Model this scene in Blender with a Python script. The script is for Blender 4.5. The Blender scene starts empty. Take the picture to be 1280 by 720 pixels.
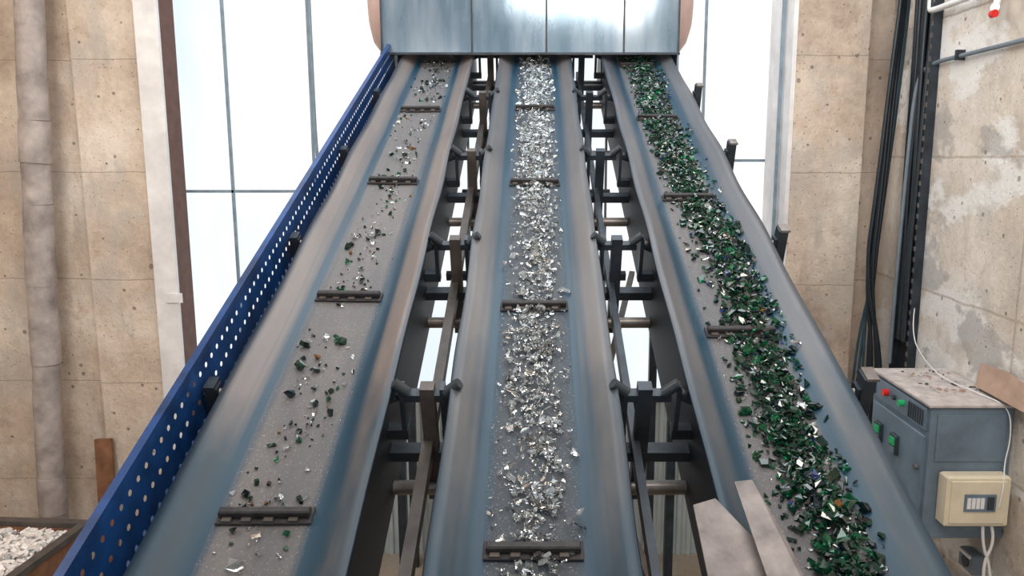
import bpy, math, random
from mathutils import Vector, Matrix
random.seed(7)
scene = bpy.context.scene
scene.view_settings.view_transform = 'Standard'
HC = 5.6
A = math.radians(21.5)
D = 2.39
M = Matrix.Translation((0, D*math.sin(A), HC - D*math.cos(A))) @ Matrix.Rotation(A, 4, 'X')
# ---------------------------------------------------------------- materials
def mat_base(name):
    m = bpy.data.materials.new(name); m.use_nodes = True
    nt = m.node_tree
    return m, nt, nt.nodes['Principled BSDF']
def N(nt, t, **kw):
    n = nt.nodes.new(t)
    for k, v in kw.items(): setattr(n, k, v)
    return n
def ramp(nt, fac, stops):
    r = N(nt, 'ShaderNodeValToRGB')
    el = r.color_ramp.elements
    while len(el) < len(stops): el.new(0.5)
    for e, (p, c) in zip(el, stops):
        e.position = p; e.color = (*c, 1) if len(c) == 3 else c
    nt.links.new(fac, r.inputs[0]); return r.outputs[0]
def mix(nt, fac, a, b, mode='MIX'):
    n = N(nt, 'ShaderNodeMix', data_type='RGBA', blend_type=mode)
    for s, v in ((0, fac), (6, a), (7, b)):
        if isinstance(v, (int, float)): n.inputs[s].default_value = v
        elif isinstance(v, tuple): n.inputs[s].default_value = (*v, 1)
        else: nt.links.new(v, n.inputs[s])
    return n.outputs[2]
def noise(nt, vec, scale, detail=6, rough=.6, out=0):
    n = N(nt, 'ShaderNodeTexNoise'); n.inputs['Scale'].default_value = scale
    n.inputs['Detail'].default_value = detail; n.inputs['Roughness'].default_value = rough
    if vec is not None: nt.links.new(vec, n.inputs['Vector'])
    return n.outputs[out]
def mapping(nt, vec, scale=(1,1,1)):
    n = N(nt, 'ShaderNodeMapping'); n.inputs['Scale'].default_value = scale
    nt.links.new(vec, n.inputs['Vector']); return n.outputs[0]
def objco(nt):
    return N(nt, 'ShaderNodeTexCoord').outputs['Object']
def mathn(nt, op, a, b=0.0, c=None):
    n = N(nt, 'ShaderNodeMath', operation=op)
    for i, v in enumerate((a, b, c)):
        if v is None: continue
        if isinstance(v, (int, float)): n.inputs[i].default_value = v
        else: nt.links.new(v, n.inputs[i])
    return n.outputs[0]
def bump(nt, p, h, strength=.4, dist=.02):
    b = N(nt, 'ShaderNodeBump'); b.inputs['Strength'].default_value = strength; b.inputs['Distance'].default_value = dist
    nt.links.new(h, b.inputs['Height']); nt.links.new(b.outputs[0], p.inputs['Normal'])

def simple(name, col, rough=.5, metal=0., var=.25, vscale=6, bumps=0.1, spec=.5):
    m, nt, p = mat_base(name)
    o = objco(nt)
    f = noise(nt, o, vscale)
    d = tuple(c*(1-var) for c in col); l = tuple(min(1, c*(1+var)) for c in col)
    nt.links.new(ramp(nt, f, [(.3, d), (.7, l)]), p.inputs['Base Color'])
    p.inputs['Roughness'].default_value = rough; p.inputs['Metallic'].default_value = metal
    p.inputs['Specular IOR Level'].default_value = spec
    if bumps: bump(nt, p, noise(nt, o, vscale*8), bumps, .005)
    return m

def concrete(name, c1, c2, c3, pitch, axis='Z', patches=None, off=0., jw=.008, jc=(.20,.15,.11)):
    m, nt, p = mat_base(name)
    o = objco(nt)
    big = noise(nt, o, .8, 10, .66)
    col = ramp(nt, big, [(.30, c1), (.48, c2), (.66, c3)])
    fine = noise(nt, o, 14, 8, .7)
    col = mix(nt, .35, col, ramp(nt, fine, [(.3, (.35,.33,.3)), (.7, (.95,.93,.9))]), 'SOFT_LIGHT')
    streak = noise(nt, mapping(nt, o, (3, 3, .9)), 1.1, 8, .7)
    col = mix(nt, ramp(nt, streak, [(.55, (0,0,0)), (.72, (.42,.42,.42))]), col, tuple(c*.6 for c in c1))
    grey = noise(nt, mapping(nt, o, (1.3, 1.3, .8)), 1.4, 7, .65)
    col = mix(nt, ramp(nt, grey, [(.50, (0,0,0)), (.62, (.6,.6,.6))]), col, (.50,.46,.42))
    rust = noise(nt, o, 2.1, 6, .7)
    col = mix(nt, ramp(nt, rust, [(.60, (0,0,0)), (.75, (.5,.5,.5))]), col, (.30,.15,.07))
    if patches:
        pn = noise(nt, mapping(nt, o, (1, .7, 1.3)), .8, 7, .6, 0)
        pf = ramp(nt, pn, [(.50, (0,0,0)), (.54, (.85,.85,.85))])
        col = mix(nt, pf, col, patches)
        pn2 = noise(nt, mapping(nt, o, (1, .8, 1.2)), 1.1, 7, .6, 0)
        col = mix(nt, ramp(nt, pn2, [(.57, (0,0,0)), (.61, (.6,.6,.6))]), col, (.33,.31,.29))
    v = N(nt, 'ShaderNodeTexVoronoi'); v.inputs['Scale'].default_value = 5.0; nt.links.new(o, v.inputs['Vector'])
    pit = ramp(nt, mathn(nt, 'ADD', mathn(nt, 'SUBTRACT', v.outputs['Distance'], mathn(nt, 'MULTIPLY', noise(nt, o, 1.7, 3), .24)), .03), [(.0, (1,1,1)), (.02, (0,0,0))])
    v2 = N(nt, 'ShaderNodeTexVoronoi'); v2.inputs['Scale'].default_value = 17.0; nt.links.new(o, v2.inputs['Vector'])
    pit2 = ramp(nt, mathn(nt, 'ADD', mathn(nt, 'SUBTRACT', v2.outputs['Distance'], mathn(nt, 'MULTIPLY', noise(nt, o, 3.1, 3), .26)), .045), [(.0, (1,1,1)), (.04, (0,0,0))])
    pit = mathn(nt, 'MAXIMUM', pit, pit2)
    col = mix(nt, mathn(nt, 'MULTIPLY', pit, .6), col, (.10,.07,.05))
    sx = N(nt, 'ShaderNodeSeparateXYZ'); nt.links.new(o, sx.inputs[0])
    def joint(comp, pit_, off_, w):
        fr = mathn(nt, 'FRACT', mathn(nt, 'ADD', mathn(nt, 'DIVIDE', mathn(nt, 'ADD', sx.outputs[comp], mathn(nt, 'MULTIPLY', noise(nt, o, 3, 4), .05)), pit_), off_))
        return mathn(nt, 'LESS_THAN', fr, w)
    j = joint('Z', pitch, off, jw)
    if axis != 'Z':
        j = mathn(nt, 'MAXIMUM', j, joint(axis, 1.9, .3, jw))
    col = mix(nt, mathn(nt, 'MULTIPLY', j, .5), col, jc)
    nt.links.new(col, p.inputs['Base Color'])
    p.inputs['Roughness'].default_value = .9
    h = mathn(nt, 'SUBTRACT', mathn(nt, 'ADD', mathn(nt, 'MULTIPLY', fine, .6), mathn(nt, 'MULTIPLY', big, 3.)), mathn(nt, 'ADD', mathn(nt, 'MULTIPLY', pit, 1.), j))
    bump(nt, p, h, .6, .04)
    return m

M_conL = concrete('concrete_tan', (.36,.28,.225), (.60,.49,.40), (.79,.70,.61), 1.35)
M_conR = concrete('concrete_block', (.42,.34,.28), (.62,.54,.46), (.77,.70,.63), 1.45, 'Y', (.82,.80,.77), .15, .018, (.34,.25,.18))
M_floor = concrete('floor_concrete', (.34,.28,.2), (.45,.38,.3), (.55,.48,.4), 50)
M_white = simple('white_painted_wood', (.78,.77,.77), .6, var=.15, vscale=3)
M_brown = simple('brown_strip', (.13,.06,.045), .7)
M_grey = simple('grey_mullion', (.20,.27,.33), .5)
M_pipe = simple('plaster_pipe', (.40,.35,.33), .85, var=.45, vscale=3, bumps=.6)
M_steel = simple('dusty_dark_steel', (.030,.040,.054), .45, .3, var=.5, vscale=5)
M_brsteel = simple('brown_dusty_steel', (.085,.072,.065), .5, .2, var=.5, vscale=4)
M_black = simple('black_rubber', (.005,.008,.013), .6, var=.3)
M_roller = simple('roller_steel', (.22,.20,.19), .4, .6, var=.4)
M_blue = simple('blue_paint', (.006,.045,.17), .4, .1, var=.5, vscale=5, bumps=.1)
M_cleat = simple('cleat_rubber', (.020,.018,.020), .6, var=.6, vscale=20, bumps=.5)
M_rust = simple('bare_plate', (.17,.15,.145), .5, .3, var=.6, vscale=5, bumps=.3)
M_cab = simple('cabinet_grey', (.15,.21,.27), .45, .1, var=.25, vscale=3)
M_cabtop = simple('cabinet_dusty_top', (.50,.45,.43), .8, var=.3, vscale=9)
M_cream = simple('cream_plastic', (.74,.66,.50), .4, var=.08)
M_wood = simple('wood', (.22,.10,.05), .7, var=.4, vscale=5)
M_board = simple('cardboard', (.42,.28,.21), .8, var=.15)
M_cable = simple('cable_black', (.012,.020,.028), .4, var=.3)
M_cableb = simple('cable_teal', (.02,.06,.085), .4, var=.3)
M_cond = simple('grey_conduit', (.16,.20,.24), .4, var=.15)
M_wpipe = simple('white_pipe', (.80,.80,.80), .35, var=.08)
M_red = simple('red_plastic', (.7,.02,.02), .3, var=.1)
M_green = simple('green_plastic', (.02,.45,.15), .3, var=.1)
M_dark = simple('dark_plastic', (.03,.04,.05), .4)
M_drum = simple('drum_paint', (.60,.42,.37), .5, var=.15, vscale=2)

# belt: dusty rubber, worn streaks along running direction; wing tint paints in reflected light, browner towards the head end
def belt_mat(name, cx, tint, flatc):
    m, nt, p = mat_base(name)
    o = objco(nt)
    sx = N(nt, 'ShaderNodeSeparateXYZ'); nt.links.new(o, sx.inputs[0])
    ax = mathn(nt, 'MULTIPLY', mathn(nt, 'ABSOLUTE', mathn(nt, 'SUBTRACT', sx.outputs['X'], cx)), 2.2)
    streak = noise(nt, mapping(nt, o, (14, .10, 1)), 1.6, 5, .6)
    pos = mathn(nt, 'ADD', ax, mathn(nt, 'MULTIPLY', mathn(nt, 'SUBTRACT', streak, .5), .25))
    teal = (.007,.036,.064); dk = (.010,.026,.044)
    warm_refl = ramp(nt, pos, [(0., flatc), (.36, flatc), (.46, teal), (.52, teal), (.66, tint), (.80, tint), (.92, dk)])
    cool_refl = ramp(nt, pos, [(0., flatc), (.36, flatc), (.46, teal), (.56, (.008,.036,.062)), (.70, (.022,.040,.054)), (.82, (.013,.040,.065)), (.92, dk)])
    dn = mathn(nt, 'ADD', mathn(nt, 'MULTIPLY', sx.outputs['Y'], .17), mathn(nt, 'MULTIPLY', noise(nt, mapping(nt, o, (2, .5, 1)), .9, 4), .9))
    base = mix(nt, ramp(nt, dn, [(.80, (0,0,0)), (1.35, (1,1,1))]), cool_refl, warm_refl)
    spk = noise(nt, o, 110, 3, .7)
    flat = mathn(nt, 'LESS_THAN', ax, .44)
    sp = mathn(nt, 'MULTIPLY', mathn(nt, 'GREATER_THAN', spk, .63), flat)
    col = mix(nt, mathn(nt, 'MULTIPLY', sp, .5), base, (.34,.34,.34))
    big = noise(nt, mapping(nt, o, (3, .5, 1)), 1.3, 5)
    col = mix(nt, .6, col, ramp(nt, big, [(.3, (.28,.31,.36)), (.7, (.75,.7,.68))]), 'SOFT_LIGHT')
    nt.links.new(col, p.inputs['Base Color'])
    p.inputs['Specular IOR Level'].default_value = .42
    rr = mathn(nt, 'ADD', mathn(nt, 'MULTIPLY', flat, .12), mathn(nt, 'ADD', .26, mathn(nt, 'MULTIPLY', streak, .2)))
    nt.links.new(rr, p.inputs['Roughness'])
    bump(nt, p, mathn(nt, 'ADD', mathn(nt, 'MULTIPLY', mathn(nt, 'MULTIPLY', spk, flat), .6), streak), .12, .01)
    return m

def glass_mat(name, col, trans, rough=.05, spec=.6, lo=.55):
    m, nt, p = mat_base(name)
    g = N(nt, 'ShaderNodeNewGeometry')
    d = tuple(c*lo for c in col)
    nt.links.new(ramp(nt, g.outputs['Random Per Island'], [(0, d), (1, col)]), p.inputs['Base Color'])
    p.inputs['Roughness'].default_value = rough
    p.inputs['Transmission Weight'].default_value = trans
    p.inputs['IOR'].default_value = 1.52
    p.inputs['Specular IOR Level'].default_value = spec
    return m
G_clear = glass_mat('glass_clear', (.98,1.,1.), 1.0, .01, .8, .95)
G_white = glass_mat('glass_frosted', (.90,.96,.98), .80, .04, .9, .8)
G_green = glass_mat('glass_green', (.02,.30,.13), .85, .03, .6)
G_dgreen = glass_mat('glass_dark_green', (.005,.045,.026), .35, .04, .7)
G_black = glass_mat('glass_black', (.005,.014,.018), 0, .06, .7)
G_blue = glass_mat('glass_blue', (.02,.06,.28), .5)
G_amber = glass_mat('glass_amber', (.30,.13,.03), .4)
G_pale = glass_mat('glass_pale_cullet', (.92,.85,.80), .05, .35, .5, .75)

# ---------------------------------------------------------------- mesh builder
class B:
    def __init__(s): s.v = []; s.f = []; s.m = []; s.mats = []; s.sm = []
    def mi(s, m):
        if m not in s.mats: s.mats.append(m)
        return s.mats.index(m)
    def add(s, vs, fs, m, smooth=False):
        b = len(s.v); s.v += [tuple(v) for v in vs]; i = s.mi(m)
        for f in fs: s.f.append(tuple(b+k for k in f)); s.m.append(i); s.sm.append(smooth)
    def box(s, x0, x1, y0, y1, z0, z1, m, mtx=None, bev=0.):
        if bev:
            def ring(z, e): return [(x0+e, y0+e, z), (x1-e, y0+e, z), (x1-e, y1-e, z), (x0+e, y1-e, z)]
            vs = ring(z0, bev)+ring(z0+bev, 0)+ring(z1-bev, 0)+ring(z1, bev)
            fs = [(3,2,1,0), (12,13,14,15)]
            for r in range(3):
                for k in range(4):
                    fs.append((r*4+k, r*4+(k+1)%4, r*4+4+(k+1)%4, r*4+4+k))
        else:
            vs = [(x0,y0,z0),(x1,y0,z0),(x1,y1,z0),(x0,y1,z0),(x0,y0,z1),(x1,y0,z1),(x1,y1,z1),(x0,y1,z1)]
            fs = [(3,2,1,0),(4,5,6,7),(0,1,5,4),(1,2,6,5),(2,3,7,6),(3,0,4,7)]
        if mtx: vs = [mtx @ Vector(v) for v in vs]
        s.add(vs, fs, m)
    def cyl(s, p, q, r, m, n=14, r2=None):
        p = Vector(p); q = Vector(q); r2 = r if r2 is None else r2
        d = (q-p).normalized(); u = d.orthogonal().normalized(); w = d.cross(u)
        a = [p+(u*math.cos(t)+w*math.sin(t))*r for t in [2*math.pi*k/n for k in range(n)]]
        b = [q+(u*math.cos(t)+w*math.sin(t))*r2 for t in [2*math.pi*k/n for k in range(n)]]
        s.add(a+b, [(k, (k+1)%n, n+(k+1)%n, n+k) for k in range(n)], m, True)
        s.add(a+b, [tuple(range(n-1,-1,-1)), tuple(range(n, 2*n))], m)
    def beam(s, p, q, w, h, m):
        p = Vector(p); q = Vector(q); d = (q-p).normalized()
        up = Vector((0,0,1)) if abs(d.z) < .95 else Vector((0,1,0))
        u = d.cross(up).normalized()*w/2; t = u.cross(d).normalized()*h/2
        vs = [p-u-t, p+u-t, p+u+t, p-u+t, q-u-t, q+u-t, q+u+t, q-u+t]
        s.add(vs, [(3,2,1,0),(4,5,6,7),(0,1,5,4),(1,2,6,5),(2,3,7,6),(3,0,4,7)], m)
    def plate(s, pts, th, m):
        pts = [Vector(p) for p in pts]; n = (pts[1]-pts[0]).cross(pts[2]-pts[0]).normalized()*th
        k = len(pts)
        s.add(pts+[p+n for p in pts], [tuple(range(k-1,-1,-1)), tuple(range(k,2*k))]+[(i,(i+1)%k,k+(i+1)%k,k+i) for i in range(k)], m)
    def obj(s, name, parent=None, mtx=None):
        me = bpy.data.meshes.new(name); me.from_pydata(s.v, [], s.f)
        for m in s.mats: me.materials.append(m)
        me.polygons.foreach_set('material_index', s.m)
        me.polygons.foreach_set('use_smooth', s.sm)
        me.update()
        o = bpy.data.objects.new(name, me); scene.collection.objects.link(o)
        if parent: o.parent = parent
        elif mtx: o.matrix_world = mtx
        return o
def empty(name, mtx=None):
    o = bpy.data.objects.new(name, None); scene.collection.objects.link(o)
    if mtx: o.matrix_world = mtx
    return o
def tube(name, paths, r, m, parent=None):
    cu = bpy.data.curves.new(name, 'CURVE'); cu.dimensions = '3D'; cu.bevel_depth = r; cu.bevel_resolution = 3; cu.resolution_u = 8; cu.use_fill_caps = True
    for pts in paths:
        sp = cu.splines.new('NURBS'); sp.points.add(len(pts)-1)
        for p, c in zip(sp.points, pts): p.co = (*c, 1)
        sp.use_endpoint_u = True; sp.order_u = 3
    cu.materials.append(m)
    o = bpy.data.objects.new(name, cu); scene.collection.objects.link(o)
    if parent: o.parent = parent
    return o

# ---------------------------------------------------------------- room
b = B(); b.box(-8.7, 4.6, -10, 11.2, -.2, 0, M_floor); b.obj('floor')
b = B(); b.box(4.3, 4.6, -4, 11.0, 0, 10, M_conR); b.box(3.86, 4.3, 10.0, 10.8, 0, 10, M_conL)
b.obj('wall_right')
b = B(); b.box(-8.7, -8.5, -4, 11, 0, 10, M_conL); b.obj('wall_left')
b = B()
b.box(-8.5, -5.62, 10.12, 10.8, 0, 10, M_conL)
b.box(-5.62, -4.8, 10.0, 10.8, 0, 10, M_conL)
b.box(3.03, 3.86, 9.6, 10.8, 0, 10, M_conL)
b.box(-4.8, 3.03, 10.5, 10.8, 9.3, 10, M_conL)
b.obj('wall_back')
b = B()
ys = [(2.0, 4.6), (5.4, 6.2), (7.6, 8.0), (9.8, 11.2)]
for y0, y1 in ys: b.box(-8.7, 4.6, y0, y1, 10, 10.2, M_conL)
for y0, y1 in ((4.6,5.4),(6.2,7.6),(8.0,9.8)):
    b.box(-8.7, -3.4, y0, y1, 10, 10.2, M_conL); b.box(3.4, 4.6, y0, y1, 10, 10.2, M_conL)
b.obj('ceiling')
m, nt, p = mat_base('glow_panel')  # unseen glowing ceiling panels, added for belt glints and cool top light
p.inputs['Emission Color'].default_value = (.86,.94,1,1); p.inputs['Emission Strength'].default_value = 4.8
M_glow = m
e = empty('added_ceiling_glow')
b = B()
for y0, y1 in ((4.6,5.4),(6.2,7.6),(8.0,9.8)): b.box(-3.4, 3.4, y0, y1, 10.12, 10.15, M_glow)
b.obj('glow_panels', e)
b = B()
for k in range(8):
    xx = -3.4+6.8*k/7
    b.box(xx-.04, xx+.04, 4.6, 9.8, 10.04, 10.11, M_steel)
b.obj('glow_panel_bars', e)
Mcor = simple('corrugated_sheet', (.50,.56,.58), .5, .2, var=.1, vscale=2)
b = B()
x = -4.8; vs = []
while x < 3.03:
    for dx, dy in ((0,0),(.05,0),(.07,.04),(.12,.04),(.14,0)): vs.append((min(x+dx,3.03), 10.6-dy))
    x += .14
P = [(a, c, 0.0) for a, c in vs]+[(a, c, 2.3) for a, c in vs]; n = len(vs)
b.add(P, [(i, i+1, n+i+1, n+i) for i in range(n-1)], Mcor); b.box(-4.8, 3.03, 10.5, 10.66, 2.3, 2.38, M_grey)
b.obj('corrugated_wall_panel')
m, nt, p = mat_base('daylit_glazing')
o_ = objco(nt)
colr = ramp(nt, noise(nt, mapping(nt, o_, (.6, 1, .25)), .8, 3), [(.38, (.80,.90,.97)), (.60, (1,1,1))])
nt.links.new(colr, p.inputs['Emission Color']); p.inputs['Emission Strength'].default_value = 1.05
p.inputs['Base Color'].default_value = (.02,.02,.02,1); p.inputs['Roughness'].default_value = .6
w = empty('window_1')
b = B(); b.box(-4.8, 3.03, 10.62, 10.66, 2.38, 9.3, m); b.obj('glazing', w)
b = B()
for z, x0, x1 in ((5.1, -4.8, -2.9), (5.5, 2.1, 3.03)): b.box(x0, x1, 10.57, 10.62, z, z+.035, M_grey)
for xx, z0, z1 in ((-4.0, 2.38, 9.3), (-2.92, 5.1, 9.3), (2.15, 5.5, 9.3), (-.9, 2.38, 9.3), (.9, 2.38, 9.3)): b.box(xx, xx+.03, 10.57, 10.62, z0, z1, M_grey)
b.box(2.93, 2.965, 9.9, 9.94, 4.2, 9.3, M_grey)
b.obj('mullions', w)
tube('hanging_cable', [[(-2.85,10.5,9.2),(-2.85,10.5,6.5),(-2.84,10.5,5.6),(-2.80,10.48,5.4),(-2.68,10.45,5.33)]], .022, M_grey, w)
b = B(); b.box(-4.8, -4.52, 9.94, 10.0, 1.5, 9.2, M_white); b.box(-4.80, -4.6, 10.0, 10.5, 1.5, 9.2, M_white)
b.box(-4.66, -4.46, 9.92, 9.94, 3.75, 3.87, M_white)
b.obj('trim_1')
b = B(); b.box(-4.6, -4.52, 10.0, 10.4, 1.2, 9.2, M_brown); b.obj('trim_2')
b = B(); b.box(2.98, 3.03, 9.62, 10.55, 2.3, 9.2, M_white); b.obj('trim_3')
b = B()
pts = [(-5.82-.028*k+random.uniform(-.015,.015), 9.80, 9.5-.5*k) for k in range(20)]
for k in range(19): b.cyl(pts[k], pts[k+1], .17+random.uniform(-.012,.012), M_pipe, 16)
b.box(-6.02,-5.63,9.6,9.98,8.3,8.38,M_steel)
b.obj('downpipe')
b = B(); b.beam((-5.55,9.70,0), (-5.62,9.93,1.95), .22, .05, M_wood); b.obj('wooden_plank')

# ---------------------------------------------------------------- conveyors (local: x across, y along belt, z normal)
S0, S1 = -7.3, 9.75
stations = [3.09+1.562*k for k in range(-6, 5)]
def sag(s):
    ph = ((s-3.09)/1.562) % 1.0
    return -.020*math.sin(math.pi*ph)**2
def conveyor(c, hw, tint, flatc, cleats, rng):
    root = empty('conveyor_belt', M)
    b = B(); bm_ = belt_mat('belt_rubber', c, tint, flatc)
    prof = [(-hw,0,1),(-hw+.05,-.026,.9),(-hw+.1,-.054,.7),(-hw+.15,-.082,.4),(-.215,-.098,.1),(-.185,-.102,0),(-.09,-.104,0),(0,-.105,0)]
    prof = prof + [(-x,z,k) for x,z,k in prof[:-1][::-1]]
    n = len(prof); ns = int((S1-S0)/.11); vs = []; fs = []
    for i in range(ns+1):
        s = S0+(S1-S0)*i/ns
        j = .004*math.sin(s*5.1+c*7)
        for x, z, k in prof: vs.append((c+x+j*k, s, z+sag(s)*k))
    for i in range(ns):
        for k in range(n-1): fs.append((i*n+k, i*n+k+1, (i+1)*n+k+1, (i+1)*n+k))
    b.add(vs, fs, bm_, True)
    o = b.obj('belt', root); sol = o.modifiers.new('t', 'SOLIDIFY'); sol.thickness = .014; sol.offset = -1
    b = B()
    for s in cleats:
        rz = Matrix.Translation((c+.0, s, -.10)) @ Matrix.Rotation(rng.uniform(-.03,.03), 4, 'Z')
        b.box(-.195, .195, -.045, .045, 0, .012, M_cleat, rz, .003)
        b.box(-.185, .185, -.018, .018, .012, .045, M_cleat, rz, .006)
        for q in (-.15,-.07,.02,.12):
            b.box(q-.02, q+.02, -.04, -.018, .01, .022, M_brsteel, rz, .003)
    b.obj('cleats', root)
    b = B()
    for s in stations:
        b.cyl((c-.19, s, -.165), (c+.19, s, -.165), .045, M_roller)
        for sg in (-1, 1):
            b.cyl((c+sg*.22, s, -.155), (c+sg*(hw+.02), s, -.065), .042, M_steel)
            b.cyl((c+sg*(hw+.02), s, -.065), (c+sg*(hw+.05), s, -.05), .018, M_roller)
            b.box(c+sg*(hw+.045)-.012, c+sg*(hw+.045)+.012, s-.035, s+.035, -.30, -.02, M_steel)
        b.box(c-hw-.06, c+hw+.06, s-.03, s+.03, -.34, -.28, M_steel)
    b.obj('idler_rollers', root)
    b = B()
    if abs(c) > .5:
        for sg in (-1, 1): b.box(c+sg*(hw-.05)-.008, c+sg*(hw-.05)+.008, S0, S1, -.72, -.10, M_black)
    b.box(c-.30, c+.30, S0, S1, -.74, -.725, M_black)
    b.obj('return_belt', root)
    b = B()
    for s in (S0, S1): b.cyl((c-.36, s, -.42), (c+.36, s, -.42), .31, M_steel, 28)
    b.obj('end_drums', root)
    return root
def sflat(inv): return 3390*inv - 1.496
rng = random.Random(3)
cl_L = [sflat(.001127+.000503*k) for k in range(-4, 5)]
cl_C = [sflat(.001074+.000525*k) for k in range(-4, 5)]
cl_R = [sflat(.00152+.000522*k) for k in range(-5, 4)]
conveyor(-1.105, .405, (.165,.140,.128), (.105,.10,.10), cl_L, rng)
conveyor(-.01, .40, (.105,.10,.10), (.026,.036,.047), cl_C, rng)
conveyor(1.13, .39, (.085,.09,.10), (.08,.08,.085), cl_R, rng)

# ---------------------------------------------------------------- support frame
root = empty('conveyor_support_frame', M)
b = B()
for x, w_, m_ in ((-.545,.055,M_brsteel),(.50,.04,M_steel),(-1.60,.05,M_steel),(1.60,.05,M_steel)):
    b.box(x-w_/2, x+w_/2, S0+.3, 9.6, -.42, -.34, m_)
for s in stations:
    b.box(-1.66, 1.66, s-.04, s+.04, -.48, -.42, M_steel)
    b.cyl((-1.6, s-.04, -.66), (1.6, s-.04, -.66), .038, M_roller)
    for x in (-.53, .53):
        b.box(x-.035, x+.035, s-.035, s+.035, -.75, -.02, M_brsteel if x < 0 else M_steel)
        b.box(x-.13, x+.13, s-.03, s+.03, -.10, -.06, M_steel)
        for sg in (-1,1): b.cyl((x+sg*.09, s-.02, -.05), (x+sg*.16, s-.02, .01), .028, M_dark, 10)
    b.box(1.57, 1.63, s-.045, s+.045, -.42, .045, M_steel); b.box(1.58, 1.64, s-.05, s+.05, .04, .055, M_roller)
    b.box(-1.60, -1.55, s-.045, s+.045, -.42, .0, M_steel)
b.box(-1.6,1.6,S1-.3,S1-.24,-.5,-.42,M_steel)
for k in range(3):
    s = 3.85+1.562*k
    b.box(-.70, .70, s-.025, s+.025, -.78, -.72, M_steel)
b.beam((.42, 4.0, -.8), (.72, 5.2, -.6), .04, .03, M_brsteel)
b.beam((.72, 2.0, -.9), (.42, 3.0, -.7), .04, .03, M_brsteel)
b.obj('frame_beams', root)
b = B(); Mi = M.inverted()
for s in (-5.5, -2.0, 1.0, 5.2, 8.6):
    for x in (-1.6, 1.6):
        top = M @ Vector((x, s, -.45)); b.box(x-.05, x+.05, top.y-.05, top.y+.05, 0, top.z, M_steel, Mi)
b.obj('legs', root)

# ---------------------------------------------------------------- perforated blue rail
b = B()
X = -1.62; pitch = .078
s = -1.0
zb = [-.25, -.12, -.01, .10]
while s < 9.15:
    for (a, c_) in zip(zb[:-1], zb[1:]):
        cz = (a+c_)/2; cs = s+pitch/2; r = .014
        outer = [(s,a),(cs,a),(s+pitch,a),(s+pitch,cz),(s+pitch,c_),(cs,c_),(s,c_),(s,cz)]
        inner = [(cs+r*math.cos(t), cz+r*math.sin(t)) for t in [math.radians(225+45*k) for k in range(8)]]
        vs = [(X, *q) for q in outer]+[(X, *q) for q in inner]
        b.add(vs, [(k,(k+1)%8,8+(k+1)%8,8+k) for k in range(8)], M_blue)
    s += pitch
b.box(X-.03, X+.006, -1.0, s, .10, .140, M_blue)
b.box(X-.10, X+.0, -1.0, s, -.27, -.25, M_blue)
b.obj('perforated_side_rail', None, M)

# ---------------------------------------------------------------- glass
def shard(b, rng, c, size, m, tilt=.6, t0=.14, t1=.42):
    k = rng.choice((3,3,4,4,5)); th = size*rng.uniform(t0, t1)
    el = rng.uniform(.5,1.0)
    ang = [2*math.pi*(i+rng.uniform(-.3,.3))/k for i in range(k)]
    bot = [Vector((math.cos(t)*size*.5*rng.uniform(.7,1.3), math.sin(t)*size*.5*el*rng.uniform(.7,1.3), -th/2)) for t in ang]
    top = [Vector((p.x*rng.uniform(.65,.98), p.y*rng.uniform(.65,.98), th/2+rng.uniform(-.2,.3)*th)) for p in bot]
    R = Matrix.Rotation(rng.uniform(0, 6.3), 3, 'Z') @ Matrix.Rotation(rng.gauss(0, tilt), 3, 'X') @ Matrix.Rotation(rng.gauss(0, tilt), 3, 'Y')
    c = Vector(c)
    vs = [R @ v + c for v in bot+top]
    b.add(vs, [tuple(range(k-1,-1,-1)), tuple(range(k,2*k))]+[(i,(i+1)%k,k+(i+1)%k,k+i) for i in range(k)], m)
def beltz(x, c):
    d = abs(x-c)
    return -.104 if d < .2 else -.104+(d-.2)*.53
def choose(rng, table):
    r = rng.random()*sum(w for _, w in table)
    for m_, w_ in table:
        r -= w_
        if r <= 0: return m_
    return table[-1][0]
rng = random.Random(11); b = B(); c = -.01
tab = [(G_clear, 8.2), (G_white, 1.8)]
cnt = 0
while cnt < 4600:
    s = rng.uniform(.4, 9.4); x = c+rng.gauss(0, .078)+.01
    if abs(x-c) > .19: continue
    wv = .5+.35*math.sin(s*2.3)+.3*math.sin(s*5.7+1)
    if rng.random() > .4+.4*wv+.04*s: continue
    size = min(.075, max(.012, rng.lognormvariate(math.log(.030), .48)))
    shard(b, rng, (x, s, beltz(x, c)+size*.25+rng.random()**2*.03), size, choose(rng, tab), .5, .10, .32); cnt += 1
b.obj('clear_glass_cullet', None, M)
rng = random.Random(12); b = B(); c = 1.13
tab = [(G_dgreen, 6.4), (G_green, 3.2), (G_black, 2.6), (G_white, .3), (G_clear, 1.2), (G_blue, .22), (G_amber, .06)]
cnt = 0
while cnt < 8400:
    s = rng.uniform(.4, 9.4)
    mean = 1.175+.03*math.sin(s*1.7)+ (.03 if s < 5 else 0) - (.035 if s > 7 else 0)
    x = rng.gauss(mean, .082)
    if x < .96 or x > 1.39: continue
    wv = .5+.3*math.sin(s*3.1)+.2*math.sin(s*7.7)
    if rng.random() > .6+.4*wv: continue
    if min(abs(s-q) for q in cl_R) < .05 and x < 1.22 and rng.random() < .8: continue
    size = min(.07, max(.016, rng.lognormvariate(math.log(.034), .38)))
    hh = .05*max(0, 1-abs(x-mean)/.17)
    shard(b, rng, (x, s, beltz(x, c)+size*.22+rng.random()*hh), size, choose(rng, tab), .5, .10, .34); cnt += 1
b.obj('green_glass_cullet', None, M)
rng = random.Random(13); b = B(); c = -1.105
tab = [(G_black, 4), (G_dgreen, 2.6), (G_green, .9), (G_amber, .6), (G_white, 1.6), (G_clear, 4.0)]
cnt = 0
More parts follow.
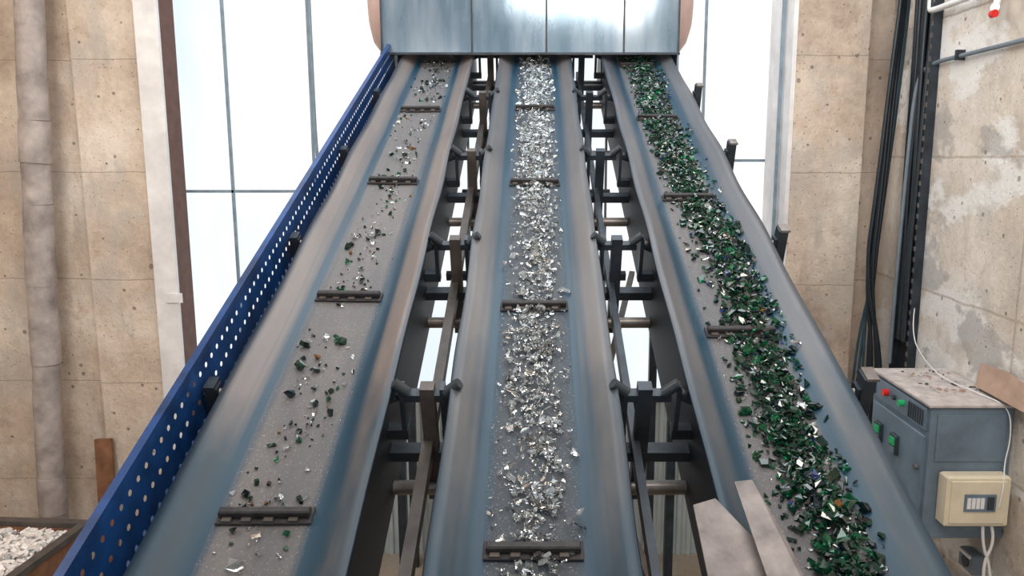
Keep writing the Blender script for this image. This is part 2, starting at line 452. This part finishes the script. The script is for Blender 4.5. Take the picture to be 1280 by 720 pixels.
cen = [(rng.uniform(1.2, 9.3), rng.gauss(c, .08)) for _ in range(40)]
while cnt < 560:
    if rng.random() < .65:
        q = rng.choice(cen); s = q[0]+rng.gauss(0, .12); x = q[1]+rng.gauss(0, .05)
    else: s = rng.uniform(1, 9.4); x = rng.gauss(c, .1)
    if abs(x-c) > .19: continue
    size = min(.065, max(.012, rng.lognormvariate(math.log(.025), .48)))
    shard(b, rng, (x, s, beltz(x, c)+size*.28), size, choose(rng, tab), .6, .2, .55); cnt += 1
for s0 in cl_L:
    for k in range(18):
        size = rng.uniform(.015, .035); x = c+rng.uniform(-.18, .18)
        shard(b, rng, (x, s0+abs(rng.gauss(.05,.03))+.02, -.104+size*.3), size, choose(rng, tab))
b.obj('mixed_glass_cullet', None, M)
b = B()
b.plate([(.60,1.5,.06),(.92,1.5,.06),(.86,1.957,.06),(.705,2.27,.05),(.615,2.245,.04)], .012, M_rust)
b.beam((.66,1.9,-.42),(.66,1.9,.05),.05,.05,M_steel)
b.obj('deflector_plate', None, M)
b = B()
b.plate([(.80,1.55,.13),(.93,1.55,.15),(.895,1.957,.15),(.845,2.29,.13),(.78,2.30,.11)], .012, M_rust)
b.beam((.80,1.75,.06),(.84,1.75,.13),.04,.04,M_steel)
b.obj('deflector_plate.001', None, M)

# ---------------------------------------------------------------- enclosure at the top
m, nt, p = mat_base('blue_plastic_panel')
o_ = objco(nt)
st = noise(nt, mapping(nt, o_, (2.5, 1, .5)), 1.6, 5, .55)
nt.links.new(ramp(nt, st, [(.3, (.13,.21,.28)), (.5, (.25,.34,.42)), (.72, (.42,.50,.57))]), p.inputs['Base Color'])
p.inputs['Roughness'].default_value = .14; p.inputs['Metallic'].default_value = .45
p.inputs['Alpha'].default_value = .74
bump(nt, p, noise(nt, mapping(nt, o_, (2, 1, .5)), 1.2, 2), .08, .05)
M_pan = m
e = empty('sorting_enclosure')
b = B(); ZB = 6.71
for x0, x1 in ((-1.71,-.72),(-.70,.105),(.125,.965),(.985,1.58)):
    b.box(x0, x1, 9.20, 9.215, ZB, 8.4, M_pan)
b.obj('front_panels', e)
b = B()
for x in (-1.71, -.71, .115, .975, 1.58): b.box(x-.010, x+.010, 9.185, 9.23, ZB-.01, 8.4, M_steel)
b.box(-1.73, 1.60, 9.19, 9.24, ZB-.02, ZB+.005, M_steel)
b.box(-1.72, -1.70, 9.2, 10.35, 6.5, 8.4, M_pan); b.box(1.57, 1.59, 9.2, 10.35, 6.5, 8.4, M_pan)
b.box(-1.73, 1.60, 9.2, 10.35, 8.4, 8.44, M_steel)
for x in (-1.66, 1.54): b.box(x-.05, x+.05, 10.2, 10.3, 0, 8.4, M_steel)
for x0 in (-1.2, -.25, .6): b.box(x0, x0+.4, 9.5, 9.7, 7.25, 7.5, M_steel)
b.box(-1.7, 1.57, 9.55, 9.6, 7.0, 7.08, M_roller)
b.obj('frame', e)
b = B(); prof = [(-1.98,.0),(-1.98,.28),(-1.94,.40),(-1.86,.48),(1.72,.48),(1.80,.40),(1.85,.28),(1.85,0)]
n = 32; vs = []
for x, r in prof:
    for k in range(n): vs.append((x, 9.98+max(r,.01)*math.cos(2*math.pi*k/n)*.6, 7.45+max(r,.01)*1.35*math.sin(2*math.pi*k/n)))
b.add(vs, [(i*n+k, i*n+(k+1)%n, (i+1)*n+(k+1)%n, (i+1)*n+k) for i in range(len(prof)-1) for k in range(n)], M_drum, True)
b.obj('rotating_drum')

# ---------------------------------------------------------------- cullet bin
T = Matrix.Translation((-4.78, 8.0, 0)) @ Matrix.Rotation(math.radians(-4), 4, 'Z')
b = B(); L, W, H, t_ = 2.6, 1.7, 1.72, .07
for z0, z1 in ((0.12,.62),(.66,1.16),(1.20,1.68)):
    b.box(-L, 0, -t_, 0, z0, z1, M_wood); b.box(-L, 0, -W, -W+t_, z0, z1, M_wood)
    b.box(-t_, 0, -W+t_, -t_, z0, z1, M_wood); b.box(-L, -L+t_, -W+t_, -t_, z0, z1, M_wood)
for q in ((-L-.03,.03,-.06,.04),(-L-.03,.03,-W-.04,-W+.06),(-.07,.03,-W+.06,-.06),(-L-.03,-L+.07,-W+.06,-.06)):
    b.box(*q, 1.68, 1.74, M_brsteel)
for x in (-L+.06, -.06):
    for y in (-W+.02, -.02): b.box(x-.05, x+.05, y-.05, y+.05, 0, 1.66, M_steel)
b.box(-L, 0, -W, 0, .1, .16, M_wood)
bo = b.obj('cullet_bin', None, T)
rng = random.Random(5); b = B(); nx, ny = 40, 26; vs = []
def hz(u, v): return 1.62+.12*math.sin(math.pi*u)*math.sin(math.pi*v)
for i in range(nx+1):
    for j in range(ny+1):
        u, v = i/nx, j/ny
        vs.append((-L+.08+(L-.16)*u, -W+.08+(W-.16)*v, hz(u,v)-.02+rng.uniform(-.02,.02)))
b.add(vs, [(i*(ny+1)+j, (i+1)*(ny+1)+j, (i+1)*(ny+1)+j+1, i*(ny+1)+j+1) for i in range(nx) for j in range(ny)], G_pale)
for k in range(4200):
    u, v = rng.random(), rng.random(); size = rng.uniform(.04, .12)
    shard(b, rng, (-L+.1+(L-.2)*u, -W+.1+(W-.2)*v, hz(u,v)+rng.random()*.05), size, choose(rng, [(G_pale,7),(G_white,1)]))
b.obj('cullet_heap', bo)

# ---------------------------------------------------------------- electrical cabinet
e = empty('electrical_cabinet')
b = B(); x0, x1, y0, y1, z0, z1 = 3.55, 4.29, 6.9, 8.1, 2.10, 3.39
b.box(x0, x1, y0, y1, z0, z1-.03, M_cab, None, .012)
b.box(x0-.03, x1, y0-.03, y1+.03, z1-.03, z1, M_cabtop, None, .006)
b.box(x0-.025, x0, y0+.05, y1-.05, z0+.05, z1-.32, M_cab, None, .008)
b.box(x0-.02, x0, y0+.05, y1-.05, z1-.27, z1-.06, M_cab, None, .006)
for k in range(7): b.box(x0-.028, x0-.018, y0+.10+.045*k, y0+.12+.045*k, z1-.24, z1-.09, M_dark)
b.cyl((x0-.02,7.75,3.24),(x0-.07,7.75,3.24),.035,M_red); b.cyl((x0-.02,7.40,3.24),(x0-.07,7.40,3.24),.032,M_green)
b.cyl((x0-.02,7.58,3.24),(x0-.05,7.58,3.24),.025,M_dark)
for y in (7.84, 7.48):
    b.box(x0-.06, x0-.02, y-.07, y+.07, 2.70, 2.90, M_dark, None, .008); b.box(x0-.075, x0-.055, y-.045, y+.045, 2.80, 2.87, M_green); b.box(x0-.075, x0-.055, y-.045, y+.045, 2.72, 2.78, M_cond)
b.box(x0+.06, x1-.06, y0-.012, y0, z0+.75, z1-.10, M_cab, None, .004)
for zz in (2.5, 3.2): b.cyl((x0-.03, y1-.06, zz-.05), (x0-.03, y1-.06, zz+.05), .018, M_steel)
b.cyl((x0-.03,y0+.12,2.75),(x0-.06,y0+.12,2.75),.025,M_roller)
b.obj('body', e)
b = B(); rng = random.Random(4)
for k in range(60): shard(b, rng, (rng.uniform(x0+.2,x1-.05), rng.uniform(y0+.3,y1-.05), z1+.006), rng.uniform(.02,.06), rng.choice((M_brsteel,M_cabtop,M_board,M_cabtop)), .12)
b.obj('debris', e)
e = empty('fuse_box')
b = B(); b.box(3.66, 4.23, 6.74, 6.886, 2.29, 2.77, M_cream, None, .02); b.box(3.70, 4.19, 6.725, 6.742, 2.33, 2.73, M_cream, None, .006)
b.box(3.82, 4.10, 6.712, 6.726, 2.45, 2.61, M_cab)
for k in range(4): b.box(3.84+.04*k, 3.872+.04*k, 6.705, 6.713, 2.48, 2.58, M_wpipe)
b.box(4.02,4.08,6.705,6.713,2.47,2.59,M_dark)
b.obj('case', e)
tube('box_cables', [[(4.05,6.8,2.30),(4.05,6.78,2.1),(4.15,6.8,1.9),(4.2,6.8,1.5),(4.2,6.8,.2)],[(4.12,6.8,2.30),(4.17,6.78,2.15),(4.08,6.8,1.9),(4.15,6.8,1.5),(4.15,6.8,.2)]], .014, M_wpipe, e)
b = B(); b.box(4.18, 4.29, 7.12, 7.36, 1.60, 1.80, M_cond, None, .015); b.cyl((4.19,7.24,1.70),(4.17,7.24,1.70),.06,M_dark); b.box(4.16,4.18,7.15,7.33,1.76,1.79,M_wpipe); b.obj('wall_socket')
b = B(); b.plate([(4.18,7.35,3.425),(4.16,6.35,3.425),(4.22,6.30,3.60),(4.26,7.0,3.66),(4.27,7.45,3.62)], .008, M_board); b.obj('cardboard_sheet')
tube('thin_wire', [[(4.24,8.8,3.9),(4.2,8.75,3.6),(4.1,8.2,3.45),(4.0,7.6,3.42),(4.1,7.1,3.42),(4.22,6.85,3.38),(4.24,6.82,3.1),(4.20,6.82,2.85),(4.15,6.7,2.7),(4.12,6.7,2.5)]], .006, M_wpipe)
b = B()
b.box(4.27, 4.298, 8.82, 9.22, 3.0, 9.8, M_steel); b.box(4.2, 4.298, 8.80, 8.83, 3.0, 9.8, M_steel); b.box(4.2, 4.298, 9.21, 9.24, 3.0, 9.8, M_steel)
z = 3.1
while z < 9.7: b.box(4.195, 4.2, 8.80, 8.84, z, z+.05, M_roller); z += .12
b.obj('cable_tray')
rng = random.Random(8); paths = []
for k in range(7):
    y = 8.87+.05*k; paths.append([(4.20+rng.uniform(-.03,.02), y+rng.uniform(-.03,.03), 9.8-.9*i) for i in range(8)])
tube('cable_bundle', paths, .026, M_cable)
paths = []
for k in range(7):
    o_ = k*.035; w_ = math.sin(k*2.7)
    paths.append([(4.24-.03*k, 9.38-o_, 9.5), (4.22-.03*k, 9.42-o_, 7.6), (4.18-.035*k, 9.44-o_, 6.4), (4.10-.03*k+.03*w_, 9.44-o_, 5.2), (4.03-.03*k+.04*w_, 9.44-o_, 4.2), (3.84+.05*k, 9.44-o_, 3.1), (3.86+.05*k, 9.42-o_, 2.0)])
tube('hanging_cables', paths[:3], .016, M_cableb); tube('hanging_cables.001', paths[3:], .024, M_cable)
tube('conduit_pipe', [[(4.25,3,6.62),(4.25,8.5,6.57),(4.25,8.8,6.56),(4.2,8.95,6.5),(4.16,9.02,6.3),(4.15,9.05,5.5),(4.12,9.05,4.0),(4.12,9.05,3.2)]], .022, M_cond)
b = B()
for y in (5.5, 7.0, 8.3): b.box(4.21, 4.296, y-.02, y+.02, 6.53, 6.63, M_steel)
b.obj('pipe_clips')
tube('water_pipe', [[(4.2,3,7.12),(4.2,8.6,7.10),(4.2,8.85,7.1),(4.2,8.9,7.12),(4.2,8.9,7.3),(4.2,8.9,9.5)],[(4.2,7.6,7.1),(4.2,7.6,6.95),(4.15,7.55,6.9)]], .032, M_wpipe)
b = B(); b.cyl((4.12,7.5,6.90),(4.2,7.62,6.90),.04,M_wpipe); b.cyl((4.1,7.45,6.84),(4.1,7.5,6.84),.035,M_red); b.cyl((4.12,7.5,6.84),(4.18,7.58,6.90),.02,M_roller); b.obj('pipe_valve')

# ---------------------------------------------------------------- lights
wd = bpy.data.worlds.new('world'); scene.world = wd; wd.use_nodes = True
bg = wd.node_tree.nodes['Background']; bg.inputs[0].default_value = (.95,.97,1,1); bg.inputs[1].default_value = .46
def area(name, loc, target, size, sy, power, col):
    l = bpy.data.lights.new(name, 'AREA'); l.shape = 'RECTANGLE'; l.size = size; l.size_y = sy; l.energy = power; l.color = col
    o = bpy.data.objects.new(name, l); scene.collection.objects.link(o); o.location = loc
    o.rotation_euler = (Vector(target)-Vector(loc)).to_track_quat('-Z', 'Y').to_euler()
area('wall_fill', (-5.5, 3.0, 9.0), (-5.8, 10, 3), 3, 1.5, 280, (1,.91,.81))  # unseen fill light, added to brighten the left wall warmly
area('wall_fill.001', (1.0, 2.0, 9.0), (4.3, 9, 4), 3, 1.5, 260, (1,.91,.82))  # second added fill, aimed at the right wall
area('rear_fill', (0, -6, 6), (0, 8, 4), 8, 5, 210, (1,.96,.91))  # unseen fill from behind the camera, added to lift the scene

# ---------------------------------------------------------------- camera
cam = bpy.data.cameras.new('camera'); co = bpy.data.objects.new('camera', cam); scene.collection.objects.link(co)
cam.sensor_width = 36; cam.lens = 36*1000/1280; cam.shift_x = -30/1280
co.location = (0, 0, HC); co.rotation_euler = (math.radians(90-9.5), 0, 0)
cam.clip_start = .05; scene.camera = co
